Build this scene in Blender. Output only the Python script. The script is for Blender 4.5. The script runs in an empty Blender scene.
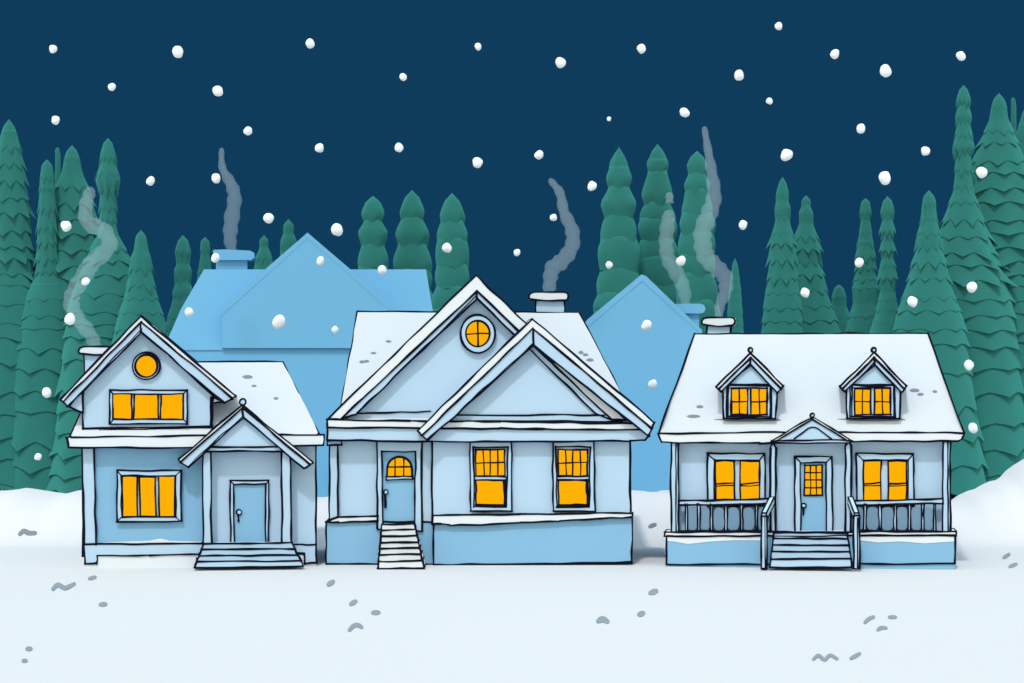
import bpy, bmesh, math, random
from mathutils import Vector, Matrix

# ------------------------------------------------------------------ scene, camera, light
S = bpy.context.scene
COL = S.collection
W_, H_ = 1024, 683
F = 2480.0                       # focal length in pixels
CX, CY = 512.0, 341.5
CAM = Vector((0.0, -80.0, 7.21))
R = math.radians

cam_d = bpy.data.cameras.new('camera')
cam_d.sensor_width = 36.0
cam_d.lens = F * 36.0 / W_
cam_d.clip_start = 0.5
cam_d.clip_end = 4000.0
cam = bpy.data.objects.new('camera', cam_d)
cam.location = CAM
cam.rotation_euler = (R(90), 0, 0)
COL.objects.link(cam)
S.camera = cam
S.render.resolution_x, S.render.resolution_y = W_, H_
S.view_settings.view_transform = 'Standard'
S.view_settings.look = 'None'
S.view_settings.gamma = 1.0
S.cycles.max_bounces = 6
S.cycles.transparent_max_bounces = 16

SUN_EL, SUN_AZ = 51.0, 12.0      # height, degrees to the left of straight behind the camera
SUN_STRENGTH, SKY_STRENGTH = 1.35, 0.15
EXPOSURE = 0.3

S.view_settings.exposure = EXPOSURE
w = bpy.data.worlds.new('World')
S.world = w
w.use_nodes = True
nt = w.node_tree
nt.nodes.clear()
sky = nt.nodes.new('ShaderNodeTexSky')
sky.sky_type = 'NISHITA'
sky.sun_disc = False
sky.sun_elevation = R(SUN_EL)
sky.sun_rotation = R(180 + SUN_AZ)
sky.air_density = 3.0
sky.dust_density = 1.0
sky.ozone_density = 1.0
bg = nt.nodes.new('ShaderNodeBackground')
bg.inputs['Strength'].default_value = SKY_STRENGTH
wo = nt.nodes.new('ShaderNodeOutputWorld')
nt.links.new(sky.outputs[0], bg.inputs[0])
nt.links.new(bg.outputs[0], wo.inputs[0])

sd = bpy.data.lights.new('sun', 'SUN')
sd.energy = SUN_STRENGTH
sd.angle = R(4.0)
sd.color = (1.0, 0.985, 0.96)
so = bpy.data.objects.new('sun', sd)
a, e = R(SUN_AZ), R(SUN_EL)
to_sun = Vector((-math.sin(a) * math.cos(e), -math.cos(a) * math.cos(e), math.sin(e)))
so.rotation_euler = to_sun.to_track_quat('Z', 'Y').to_euler()
so.location = to_sun * 60
COL.objects.link(so)

# ------------------------------------------------------------------ materials
def lin(c):
    c /= 255.0
    return c / 12.92 if c <= 0.04045 else ((c + 0.055) / 1.055) ** 2.4

def paint(name, alb, mottle=0.05, scale=0.5, bump=0.0, bscale=8.0, rough=0.95, sheen=0.0, drough=1.0):
    m = bpy.data.materials.new(name)
    m.use_nodes = True
    t = m.node_tree
    p = t.nodes['Principled BSDF']
    p.inputs['Roughness'].default_value = rough
    p.inputs['Specular IOR Level'].default_value = 0.08
    p.inputs['Diffuse Roughness'].default_value = drough
    if sheen:
        p.inputs['Sheen Weight'].default_value = sheen
        p.inputs['Sheen Roughness'].default_value = 0.6
        p.inputs['Sheen Tint'].default_value = tuple(min(1, v * 4) for v in alb) + (1,)
    tc = t.nodes.new('ShaderNodeTexCoord')
    nz = t.nodes.new('ShaderNodeTexNoise')
    nz.inputs['Scale'].default_value = scale
    nz.inputs['Detail'].default_value = 3.0
    t.links.new(tc.outputs['Object'], nz.inputs['Vector'])
    mx = t.nodes.new('ShaderNodeMix')
    mx.data_type = 'RGBA'
    mx.inputs[6].default_value = tuple(min(1, v * (1 - mottle)) for v in alb) + (1,)
    mx.inputs[7].default_value = tuple(min(1, v * (1 + mottle)) for v in alb) + (1,)
    t.links.new(nz.outputs[0], mx.inputs[0])
    t.links.new(mx.outputs[2], p.inputs['Base Color'])
    if bump:
        n2 = t.nodes.new('ShaderNodeTexNoise')
        n2.inputs['Scale'].default_value = bscale
        n2.inputs['Detail'].default_value = 4.0
        t.links.new(tc.outputs['Object'], n2.inputs['Vector'])
        b = t.nodes.new('ShaderNodeBump')
        b.inputs['Strength'].default_value = bump
        b.inputs['Distance'].default_value = 0.05
        t.links.new(n2.outputs[0], b.inputs['Height'])
        t.links.new(b.outputs[0], p.inputs['Normal'])
    return m

def glow(name, rgb, strength, var=0.0):
    m = bpy.data.materials.new(name)
    m.use_nodes = True
    t = m.node_tree
    t.nodes.clear()
    em = t.nodes.new('ShaderNodeEmission')
    em.inputs[0].default_value = tuple(rgb) + (1,)
    em.inputs[1].default_value = strength
    o = t.nodes.new('ShaderNodeOutputMaterial')
    t.links.new(em.outputs[0], o.inputs[0])
    return m

MAT = {
    'snow':   paint('snow_paint', (0.60, 0.65, 0.72), 0.02, 0.3, 0.12, 5.0),
    'trim':   paint('light_matched_snow', (0.70, 0.74, 0.80), 0.02, 0.3),  # snow lightened and cooled to offset dimmer, warmer light on upright faces
    'flake':  paint('fresh_snowflake', (0.80, 0.84, 0.88), 0.0, 0.3),
    'ground': paint('ground_snow', (0.71, 0.705, 0.72), 0.015, 0.08, 0.10, 3.0, drough=0.0),
    'pale':   paint('pale_blue_paint', (0.47, 0.62, 0.775), 0.03, 0.6),
    'blue':   paint('mid_blue_paint', (0.25, 0.475, 0.68), 0.03, 0.6),
    'grey':   paint('railing_shade_grey', (0.18, 0.295, 0.43), 0.05, 0.6),  # shade tone for the shapes between the veranda balusters
    'print':  paint('trodden_and_shadow_grey', (0.215, 0.255, 0.305), 0.05, 2.0),  # also colours the painted shadow strips under the dormers
    'ink':    paint('ink_edging', (0.004, 0.005, 0.018), 0.0, 1.0),
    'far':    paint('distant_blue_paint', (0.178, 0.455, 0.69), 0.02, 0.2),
    'pine':   paint('pine_green', (0.0285, 0.18, 0.168), 0.05, 0.5, sheen=0.12),
    'bark':   paint('pine_bark', (0.03, 0.10, 0.09), 0.1, 2.0),
    'lit':    glow('lit_window', (1.0, 0.445, 0.002), 2.0 ** -EXPOSURE),
    'night':  glow('night_sky', (lin(16), lin(60), lin(92)), 2.0 ** -EXPOSURE),
}
# soft white smoke: thin, lets most of what is behind it through
sm = bpy.data.materials.new('chimney_smoke')
sm.use_nodes = True
t = sm.node_tree
t.nodes.clear()
tr = t.nodes.new('ShaderNodeBsdfTransparent')
df = t.nodes.new('ShaderNodeBsdfDiffuse')
df.inputs[0].default_value = (0.50, 0.68, 0.80, 1)
mxs = t.nodes.new('ShaderNodeMixShader')
mxs.inputs[0].default_value = 0.115
o_ = t.nodes.new('ShaderNodeOutputMaterial')
t.links.new(tr.outputs[0], mxs.inputs[1])
t.links.new(df.outputs[0], mxs.inputs[2])
t.links.new(mxs.outputs[0], o_.inputs[0])
MAT['smoke'] = sm

# ------------------------------------------------------------------ mesh helpers
rnd = random.Random(7)

class Frame:
    """A place that faces the street: turns a point of the elevation and a depth into local metres."""
    def __init__(self, cx, base=0.0):
        self.d = Vector(((cx - CX) / F, 1, 0)).normalized()
        self.r = Vector((self.d.y, -self.d.x, 0))
        self.o = CAM + self.d * (80.0 / 1.0)
        self.o.z = base
        self.rz = math.atan2(self.r.y, self.r.x)
    def P(self, px, py, k):
        v = Vector(((px - CX) / F, 1, (CY - py) / F))
        q = CAM + v * ((80.0 + k) / v.dot(self.d)) - self.o
        return Vector((q.dot(self.r), q.dot(self.d), q.z))

def tag(o, label, cat, group=None):
    o['label'] = label
    o['category'] = cat
    if group:
        o['group'] = group

def thing(name, label, cat, loc, rz=0.0, group=None):
    o = bpy.data.objects.new(name, None)
    o.empty_display_size = 0.5
    o.location = loc
    o.rotation_euler = (0, 0, rz)
    COL.objects.link(o)
    tag(o, label, cat, group)
    return o

class MB:
    def __init__(self, fr=None):
        self.v, self.f, self.mi, self.keys, self.smooth = [], [], [], [], []
        self.fr = fr
    def slot(self, key):
        if key not in self.keys:
            self.keys.append(key)
        return self.keys.index(key)
    def face(self, idx, key, smooth=False):
        self.f.append(list(idx)); self.mi.append(self.slot(key)); self.smooth.append(smooth)
    def add(self, pts):
        n = len(self.v)
        self.v.extend(Vector(p) for p in pts)
        return list(range(n, n + len(pts)))
    # --- solids
    def solid(self, front, back, key):
        n = len(front)
        a, b = self.add(front), self.add(back)
        self.face(a, key)
        self.face(b[::-1], key)
        for i in range(n):
            j = (i + 1) % n
            self.face((a[i], b[i], b[j], a[j]), key)
    def prism(self, pts, k, t, key, ink=True, r=0.031, skip=(), wob=0.55):
        fr = [self.fr.P(x, y, k) for x, y in pts]
        bk = [p + Vector((0, t, 0)) for p in fr]
        self.solid(fr, bk, key)
        if ink:
            n = len(pts)
            for i in range(n):
                if i in skip:
                    continue
                self.stroke([pts[i], pts[(i + 1) % n]], k, r, wob)
            if t > 0.6:      # far edge and the corners running back
                for i in range(n):
                    if i in skip:
                        continue
                    self.tube3([bk[i], bk[(i + 1) % n]], 0.025)
                    self.tube3([fr[i], bk[i]], 0.022)
    def box(self, x0, y0, x1, y1, k, t, key, **kw):
        self.prism([(x0, y0), (x1, y0), (x1, y1), (x0, y1)], k, t, key, **kw)
    def oval(self, cx, cy, rx, ry, k, t, key, ink=True, n=28, r=0.031, wob=0.3, a0=0, a1=360):
        pts = [(cx + rx * math.cos(R(a0 + (a1 - a0) * i / n)), cy - ry * math.sin(R(a0 + (a1 - a0) * i / n))) for i in range(n)]
        fr = [self.fr.P(x, y, k) for x, y in pts]
        self.solid(fr, [p + Vector((0, t, 0)) for p in fr], key)
        if ink:
            self.stroke(pts + pts[:1], k, r, wob)
    def ring(self, outer, inner, k, t, key, ink=True, miter=True, r=0.029):
        n = len(outer)
        yo = Vector((0, t, 0))
        O = [self.fr.P(x, y, k) for x, y in outer]
        I = [self.fr.P(x, y, k) for x, y in inner]
        a, b = self.add(O), self.add(I)
        c, d = self.add([p + yo for p in O]), self.add([p + yo for p in I])
        for i in range(n):
            j = (i + 1) % n
            self.face((a[i], a[j], b[j], b[i]), key)
            self.face((c[j], c[i], d[i], d[j]), key)
            self.face((a[i], c[i], c[j], a[j]), key)
            self.face((b[j], d[j], d[i], b[i]), key)
        if ink:
            if n > 8:
                self.stroke(outer + outer[:1], k, r, 0.3)
                self.stroke(inner + inner[:1], k, r, 0.2)
            else:
                for i in range(n):
                    j = (i + 1) % n
                    self.stroke([outer[i], outer[j]], k, r)
                    self.stroke([inner[i], inner[j]], k, r * 0.9)
                    if miter:
                        self.stroke([outer[i], inner[i]], k, r * 0.7, 0.2)
    def hull3(self, pts):
        pass
    # --- hand-drawn ink edging: round dark beads with a slightly uneven run
    def stroke(self, path, k, r=0.031, wob=0.55, over=0.7, k1=None):
        pts = []
        n = len(path)
        L = [0.0]
        for i in range(1, n):
            L.append(L[-1] + math.hypot(path[i][0] - path[i-1][0], path[i][1] - path[i-1][1]))
        tot = L[-1]
        if tot < 0.5:
            return
        closed = path[0] == path[-1]
        step = 6.0 if n <= 3 else 3.5
        m = max(2, int(tot / step) + 1)
        if n > 3:
            m = max(m, n)
        nc = max(2, int(tot / 22) + 2)
        ox = [rnd.uniform(-wob, wob) for _ in range(nc + 1)]
        oy = [rnd.uniform(-wob, wob) for _ in range(nc + 1)]
        orr = [rnd.uniform(0.66, 1.26) for _ in range(nc + 1)]
        if closed:
            ox[-1], oy[-1], orr[-1] = ox[0], oy[0], orr[0]
        rad = []
        for q in range(m + 1):
            u = q / m
            s = u * tot
            i = 0
            while i < n - 2 and L[i + 1] < s:
                i += 1
            w_ = (s - L[i]) / max(1e-6, L[i + 1] - L[i])
            x = path[i][0] + (path[i+1][0] - path[i][0]) * w_
            y = path[i][1] + (path[i+1][1] - path[i][1]) * w_
            c = u * nc
            ci = min(nc - 1, int(c))
            cf = (1 - math.cos((c - ci) * math.pi)) / 2
            x += ox[ci] * (1 - cf) + ox[ci + 1] * cf
            y += oy[ci] * (1 - cf) + oy[ci + 1] * cf
            rr = orr[ci] * (1 - cf) + orr[ci + 1] * cf
            kk = k if k1 is None else k + (k1 - k) * u
            pts.append(self.fr.P(x, y, kk))
            rad.append(r * rr)
        if not closed:
            d0 = (pts[0] - pts[1]).normalized() * over * 0.032
            d1 = (pts[-1] - pts[-2]).normalized() * over * 0.032
            pts[0] = pts[0] + d0
            pts[-1] = pts[-1] + d1
        self.tube3(pts, rad)
    def tube3(self, pts, rad, key='ink', ns=6):
        if not isinstance(rad, list):
            rad = [rad] * len(pts)
        if key == 'ink':
            rad = [q * 1.06 for q in rad]
        rings = []
        for i, p in enumerate(pts):
            tdir = (pts[min(i + 1, len(pts) - 1)] - pts[max(i - 1, 0)])
            if tdir.length < 1e-7:
                tdir = Vector((1, 0, 0))
            tdir.normalize()
            ref = Vector((0, 1, 0)) if abs(tdir.y) < 0.8 else Vector((1, 0, 0))
            u = tdir.cross(ref).normalized()
            v = u.cross(tdir)
            rings.append(self.add([p + (u * math.cos(2 * math.pi * q / ns) + v * math.sin(2 * math.pi * q / ns)) * rad[i] for q in range(ns)]))
        for a, b in zip(rings, rings[1:]):
            for q in range(ns):
                self.face((a[q], a[(q + 1) % ns], b[(q + 1) % ns], b[q]), key, True)
        self.face(rings[0][::-1], key)
        self.face(rings[-1], key)
    def lump(self, c, rx, ry, rz, key, seed=0, amp=0.12, sub=2):
        bm = bmesh.new()
        bmesh.ops.create_icosphere(bm, subdivisions=sub, radius=1.0)
        rr = random.Random(seed)
        ph = [rr.uniform(0, 6.28) for _ in range(6)]
        base = len(self.v)
        for v in bm.verts:
            q = v.co
            s = 1 + amp * (math.sin(2.1 * q.x + ph[0]) * math.sin(2.3 * q.z + ph[1]) + 0.6 * math.sin(3.7 * q.z + ph[2]) * math.sin(3.1 * q.x + 2 * q.y + ph[3]))
            self.v.append(Vector((c[0] + q.x * rx * s, c[1] + q.y * ry * s, c[2] + q.z * rz * s)))
        for f in bm.faces:
            self.face([base + v.index for v in f.verts], key, True)
        bm.free()
    def build(self, name, parent=None, label=None):
        me = bpy.data.meshes.new(name)
        me.from_pydata([tuple(v) for v in self.v], [], self.f)
        for kx in self.keys:
            me.materials.append(MAT[kx])
        for p, mi, s in zip(me.polygons, self.mi, self.smooth):
            p.material_index = mi
            p.use_smooth = s
        bm = bmesh.new()
        bm.from_mesh(me)
        bmesh.ops.recalc_face_normals(bm, faces=bm.faces[:])
        bm.to_mesh(me)
        bm.free()
        o = bpy.data.objects.new(name, me)
        COL.objects.link(o)
        if parent:
            o.parent = parent
        if label:
            o['label'] = label
        return o

def structure(o):
    o['kind'] = 'structure'
    return o

def smooth01(x):
    x = max(0.0, min(1.0, x))
    return x * x * (3 - 2 * x)

def interp(tab, x):
    if x <= tab[0][0]:
        return tab[0][1]
    for (x0, y0), (x1, y1) in zip(tab, tab[1:]):
        if x <= x1:
            return y0 + (y1 - y0) * (x - x0) / (x1 - x0)
    return tab[-1][1]

def world_pt(px, py, Y):
    s = (Y + 80.0) / F
    return Vector(((px - CX) * s, Y, CAM.z + (CY - py) * s))

# ------------------------------------------------------------------ sky and ground
def make_sky():
    mb = MB()
    rad, na, ne = 1500.0, 48, 16
    rows = []
    for j in range(ne + 1):
        el = R(-6 + 25 * j / ne)
        rows.append(mb.add([Vector((rad * math.cos(el) * math.sin(R(-42 + 84 * i / na)),
                                    rad * math.cos(el) * math.cos(R(-42 + 84 * i / na)) - 80,
                                    rad * math.sin(el))) for i in range(na + 1)]))
    for a, b in zip(rows, rows[1:]):
        for i in range(na):
            mb.face((a[i], a[i + 1], b[i + 1], b[i]), 'night', True)
    structure(mb.build('sky'))
make_sky()

CREST = [(-60, 493), (0, 491), (14, 490), (25, 488), (40, 490.5), (60, 493.5), (67, 494.5), (72, 491.5), (82, 490),
         (120, 492), (200, 494), (300, 496), (322, 498), (340, 495), (500, 492), (630, 490.5), (642, 491), (654, 493),
         (664, 490.5), (690, 491), (850, 499), (950, 504), (958, 501.5), (962, 499), (966, 494.5), (971, 491), (979, 489.5),
         (984, 487), (989, 482.5), (996, 480.5), (1004, 479.5), (1008, 474), (1013, 468), (1024, 460), (1050, 448), (1100, 440)]
YC = 14.0
def ground_z(x, y):
    z = 0.0
    if y < -3.5:
        z += 0.05 * math.sin(x * 0.13 + 0.7) * math.sin(y * 0.09 + 1.1) * smooth01((-3.5 - y) / 8)
    if y > 7.0:
        px = CX + x * F / (YC + 80)
        zc = CAM.z - (interp(CREST, px) - CY) * (YC + 80) / F
        if y <= YC:
            z = zc * math.sin(smooth01((y - 7.0) / (YC - 7.0)) * math.pi / 2)
        else:
            z = zc + (min(zc, 0.2) - zc) * smooth01((y - YC) / 8.0)
    # the big drift on the right comes further forward
    px = CX + x * F / (y + 80) if y > -70 else 0
    return z

def make_ground():
    mb = MB()
    xs = [-1500, -600, -250, -100, -60, -40] + [-36 + 0.25 * i for i in range(289)] + [40, 60, 100, 250, 600, 1500]
    ys = [-400, -150, -100, -70] + [-50 + 2.0 * i for i in range(24)] + [-2, 0, 2, 4, 6, 7] + [7.5 + 0.5 * i for i in range(32)] + [26, 30, 40, 60, 100, 250, 600, 1600]
    ys = sorted(set(ys))
    rows = [mb.add([(x, y, ground_z(x, y)) for x in xs]) for y in ys]
    for a, b in zip(rows, rows[1:]):
        for i in range(len(xs) - 1):
            mb.face((a[i], a[i + 1], b[i + 1], b[i]), 'ground', True)
    structure(mb.build('snow_ground'))
make_ground()

# ------------------------------------------------------------------ house pieces
def chevron(fr, outer, mid, inner, parent, kf, depth, snow_key='trim', name='roof', board_key='pale', board_t=0.16):
    """gable roof: a snow-covered roof running back, a barge board under its front edge. outer/mid/inner = (left, apex, right)"""
    L0, A0, R0 = outer; L1, A1, R1 = mid; L2, A2, R2 = inner
    mb = MB(fr)
    mb.prism([L0, A0, A1, L1], kf, depth, snow_key, skip=(1,))
    mb.prism([A0, R0, R1, A1], kf, depth, snow_key, skip=(3,))
    rf = mb.build(name, parent)
    mb = MB(fr)
    mb.prism([L1, A1, A2, L2], kf + 0.03, board_t, board_key)
    mb.prism([A1, R1, R2, A2], kf + 0.03, board_t, board_key, skip=(3,))
    # a second, fainter pencil line along the boards
    mb.stroke([(L2[0] * .8 + L1[0] * .2 + 1, L2[1] * .8 + L1[1] * .2), (A2[0], A2[1] - 2.2)], kf + 0.02, 0.016, 0.9)
    mb.build('barge_board', rf)
    return rf

def hip_roof(fr, eL, eR, rL, rR, ke, kr, parent, marks=(), name='roof'):
    mb = MB(fr)
    E = [fr.P(*eL, ke), fr.P(*eR, ke)]
    Rg = [fr.P(*rL, kr), fr.P(*rR, kr)]
    dy = Vector((0, 2 * (kr - ke), 0))
    B = [E[0] + dy, E[1] + dy]
    i = mb.add(E + Rg + B)
    for f in ((0, 1, 3, 2), (5, 4, 2, 3), (4, 0, 2), (1, 5, 3), (0, 4, 5, 1)):
        mb.face([i[q] for q in f], 'snow')
    mb.stroke([eL, rL], ke, k1=kr)
    mb.stroke([rL, rR], kr)
    mb.stroke([rR, eR], kr, k1=ke)
    for a, b in ((B[0], Rg[0]), (B[1], Rg[1]), (B[0], B[1]), (E[0], B[0]), (E[1], B[1])):
        mb.tube3([a, b], 0.03)
    # grey scuffs and painted dormer shadows lying on the snow of the slope
    nrm = (E[1] - E[0]).cross(Rg[0] - E[0]).normalized()
    if nrm.z < 0:
        nrm = -nrm
    up = (Rg[0] + Rg[1] - E[0] - E[1]).normalized()
    up = Vector((0, up.y, up.z)).normalized()
    for (px, py, rx, ry) in marks:
        f_ = (eL[1] - py) / (eL[1] - rL[1])
        k_ = ke + (kr - ke) * f_
        for _ in range(3):      # settle on the true plane of the slope
            p = fr.P(px, py, k_)
            k_ -= (p - E[0]).dot(nrm) / nrm.y * 0.9 if abs(nrm.y) > 1e-3 else 0
        p = fr.P(px, py, k_)
        c = p + nrm * 0.012
        n = 14
        top = [c + Vector((1, 0, 0)) * (rx / 31.0 * math.cos(2 * math.pi * q / n) * (1 + 0.15 * math.sin(3 * q))) + up * (ry / 31.0 / max(0.25, up.z) * math.sin(2 * math.pi * q / n)) for q in range(n)]
        mb.solid(top, [q - nrm * 0.03 for q in top], 'print')
    return mb.build(name, parent)

def window(fr, parent, outer, inner, k, panes, name='window', t=0.14, key='pale', miter=True):
    """frame as the part; each pane a sub-part. panes = [(x0,y0,x1,y1,cols,rows)]"""
    mb = MB(fr)
    ox0, oy0, ox1, oy1 = outer; ix0, iy0, ix1, iy1 = inner
    mb.ring([(ox0, oy0), (ox1, oy0), (ox1, oy1), (ox0, oy1)], [(ix0, iy0), (ix1, iy0), (ix1, iy1), (ix0, iy1)], k, t, key, miter=miter)
    mb.box(ix0 - .3, iy0 - .3, ix1 + .3, iy1 + .3, k + t - 0.03, 0.05, key, ink=False)
    wf = mb.build(name, parent)
    for (x0, y0, x1, y1, cols, rows) in panes:
        pb = MB(fr)
        kp = k + t - 0.07
        j = lambda: rnd.uniform(-.6, .6)
        pb.prism([(x0 + j(), y0 + j()), (x1 + j(), y0 + j()), (x1 + j(), y1 + j()), (x0 + j(), y1 + j())], kp, 0.035, 'lit', r=0.026, wob=0.4)
        for c in range(1, cols):
            x = x0 + (x1 - x0) * c / cols + j() * .6
            pb.stroke([(x, y0), (x + j(), y1)], kp, 0.023, 0.5, 0)
        for r_ in range(1, rows):
            y = y0 + (y1 - y0) * r_ / rows + j() * .6
            pb.stroke([(x0, y), (x1, y + j() * .5)], kp, 0.023, 0.5, 0)
        pb.build('pane', wf)
    return wf

def chimney(fr, parent, body, cap, k, t=0.8, key='pale', capkey='trim', ink=True):
    mb = MB(fr)
    mb.box(*body, k, t, key, ink=ink)
    ch = mb.build('chimney', parent)
    x0, y0, x1, y1 = cap
    h = (y1 - y0)
    mb = MB(fr)
    pts = [(x0 + 1, y1 - 1), (x0, y0 + h * .55), (x0 + 2, y0 + 1.2), (x0 + 6, y0), (x1 - 4, y0 - .3), (x1 - .5, y0 + 1), (x1, y1 - h * .35), (x1 - 1.5, y1), ((x0 + x1) / 2, y1 + .6)]
    mb.prism(pts, k - 0.12, t + 0.24, capkey, ink=False)
    if ink:
        mb.stroke(pts + pts[:1], k - 0.12, 0.031, 0.3)
    mb.build('snow_cap' if capkey == 'trim' else 'chimney_cap', ch)
    return ch

def part_box(fr, parent, name, x0, y0, x1, y1, k, t, key, **kw):
    mb = MB(fr)
    mb.box(x0, y0, x1, y1, k, t, key, **kw)
    return mb.build(name, parent)

def part_poly(fr, parent, name, pts, k, t, key, **kw):
    mb = MB(fr)
    mb.prism(pts, k, t, key, **kw)
    return mb.build(name, parent)

def knob(fr, parent, x, y, k, r=2.4, drop=8, name='door_handle'):
    mb = MB(fr)
    mb.oval(x, y, r, r, k - 0.06, 0.06, 'pale', n=14, r=0.024)
    mb.stroke([(x - .6, y + r), (x - .3, y + drop)], k - 0.03, 0.034, 0.2)
    return mb.build(name, parent)

# ------------------------------------------------------------------ the house with the wide lit attic window (left)
def house_a():
    fr = Frame(200)
    h = thing('gabled_house', 'small pale blue two-storey house with round attic window above a wide three-pane window', 'house', fr.o, fr.rz, 'front row of snowy houses')
    mb = MB(fr)
    mb.box(83, 440, 316, 556, 0.06, 6.2, 'pale', ink=True)
    mb.box(94, 446, 204, 545, 0.0, 0.07, 'blue', ink=False)
    mb.build('wall', h)
    hip_roof(fr, (70, 437), (320.5, 435.5), (104, 362), (283, 361.8), -0.42, 3.1, h,
             marks=[(247.5, 377, 5, 1.7), (254, 386, 2.4, 1), (276, 398.5, 2.4, 1.2)])
    mb = MB(fr)
    mb.prism([(71, 437), (318, 434.5), (324, 435), (323.5, 445.2), (200, 447.5), (69, 448), (66.5, 438)], -0.45, 0.5, 'trim')
    mb.build('snowy_eave', h)
    # upper storey
    mb = MB(fr)
    mb.prism([(83.2, 429), (83.2, 392), (141, 330), (213, 396), (212.4, 426)], -0.1, 4.6, 'pale')
    mb.stroke([(84, 431), (212, 427.5)], -0.1, 0.028)
    mb.stroke([(212, 397), (211, 427)], -0.1, 0.04, .6)
    mb.build('upper_wall', h)
    mb = MB(fr)
    mb.prism([(68.5, 406), (83, 391), (83, 413)], -0.25, 3.0, 'pale')
    mb.build('soffit', h)
    mb = MB(fr)
    mb.prism([(213, 397), (224, 402), (213, 403)], -0.25, 3.0, 'pale')
    mb.build('soffit', h)
    chevron(fr, ((60.5, 399.5), (140.5, 316), (236, 396)), ((63, 402), (141, 321.5), (232.5, 398.5)), ((67.5, 407), (141, 332), (224.6, 403)), h, -0.45, 5.2, name='attic_roof')
    # round attic window
    mb = MB(fr)
    circ = lambda cx, cy, r, n=32: [(cx + r * math.cos(2 * math.pi * i / n), cy - r * math.sin(2 * math.pi * i / n)) for i in range(n)]
    mb.ring(circ(146.2, 366, 13.6), circ(146.2, 366, 11.2), -0.2, 0.14, 'pale', r=0.033)
    wf = mb.build('round_window', h)
    mb = MB(fr)
    mb.oval(146.2, 366, 11.6, 11.6, -0.14, 0.06, 'lit', ink=False)
    mb.build('pane', wf)
    window(fr, h, (109.5, 390, 187.2, 424), (113, 393.8, 183.4, 419.4), -0.24,
           [(113.2, 393.8, 131.6, 419.2, 1, 1), (134, 394, 158.4, 419.2, 1, 1), (161.2, 393.2, 183.4, 419.2, 1, 1)])
    window(fr, h, (117, 470.6, 181, 521.6), (121.5, 475.6, 175.6, 517.2), -0.14,
           [(122.4, 476.8, 136.8, 516.6, 1, 1), (139.6, 477, 155.6, 517, 1, 1), (159, 476, 174.8, 517, 1, 1)])
    chimney(fr, h, (84, 352, 108, 400), (77.8, 346.5, 112, 354.2), 4.4)
    # corner board and foundation
    part_poly(fr, h, 'corner_post', [(82, 448), (94, 448), (96, 544.5), (84.5, 544.5)], -0.1, 0.2, 'pale')
    mb = MB(fr)
    mb.prism([(84, 544.6), (203, 543), (203, 554.2), (150, 555), (97.5, 555.6), (97, 563.5), (85, 563.5)], -0.12, 0.4, 'pale')
    mb.build('foundation_board', h)
    mb = MB(fr)
    mb.prism([(292, 544.6), (316, 544.6), (316.5, 563), (304.5, 563.5), (304, 553.5), (293, 553.5)], -0.12, 0.4, 'pale')
    mb.build('foundation_board', h)
    part_poly(fr, h, 'snow_bank', [(84, 555), (316, 555), (316, 570), (84, 570)], -0.095, 6.0, 'trim', ink=False)
    part_poly(fr, h, 'sill_snow', [(97, 543.2), (120, 542), (150, 541), (160, 538.8), (170, 541), (201, 542), (201, 543.6)], -0.09, 0.12, 'trim', ink=False)
    # porch
    chevron(fr, ((178.3, 459.5), (242, 404.5), (313, 462)), ((180.4, 462), (242.6, 407.6), (310, 464.6)), ((188, 467.6), (243.3, 417.5), (304.4, 469)), h, -0.78, 2.6, name='porch_roof')
    mb = MB(fr)
    mb.prism([(243.3, 415), (206, 447.5), (288, 447.5)], -0.6, 1.6, 'pale', ink=False)
    mb.box(204, 447.2, 291, 451.4, -0.62, 0.4, 'pale')
    mb.build('porch_gable', h)
    mb = MB(fr)
    mb.oval(242.8, 402, 3.3, 3.3, -0.8, 0.12, 'pale', n=16)
    mb.build('finial', h)
    for x0, x1, y1 in ((202.6, 211.5, 545.5), (281.6, 291.4, 547)):
        part_poly(fr, h, 'porch_post', [(x0, 452), (x1 - 1, 452), (x1, y1), (x0 + .5, y1)], -0.55, 0.22, 'pale')
    part_box(fr, h, 'porch_wall', 206, 448, 289, 545, -0.03, 0.09, 'pale')
    window_like = MB(fr)
    window_like.ring([(230, 480.6), (269, 480.6), (268.6, 544.6), (231, 544.6)], [(233.8, 484.2), (266, 484.2), (265.6, 544.4), (234, 544.4)], -0.14, 0.12, 'pale')
    df_ = window_like.build('door_frame', h)
    d = part_box(fr, h, 'door', 233.5, 484, 266.4, 545, -0.085, 0.06, 'blue', r=0.02)
    knob(fr, d, 239, 512, -0.085, 2.6, 9)
    lev = [(543.5, 203.5, 292), (549.6, 201.5, 295), (555.8, 199, 298), (561.6, 196.5, 301.5), (567.6, 194.8, 303.2)]
    for i in range(4):
        (y0, a0, b0), (y1, a1, b1) = lev[i], lev[i + 1]
        part_poly(fr, h, 'step', [(a0, y0), (b0, y0 - .6), (b1, y1 - (1.2 if i == 3 else .4)), (a1, y1)], -0.6 - 0.28 * i, 0.6 + 0.28 * i, 'pale', wob=.4)
    return h
house_a()

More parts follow.
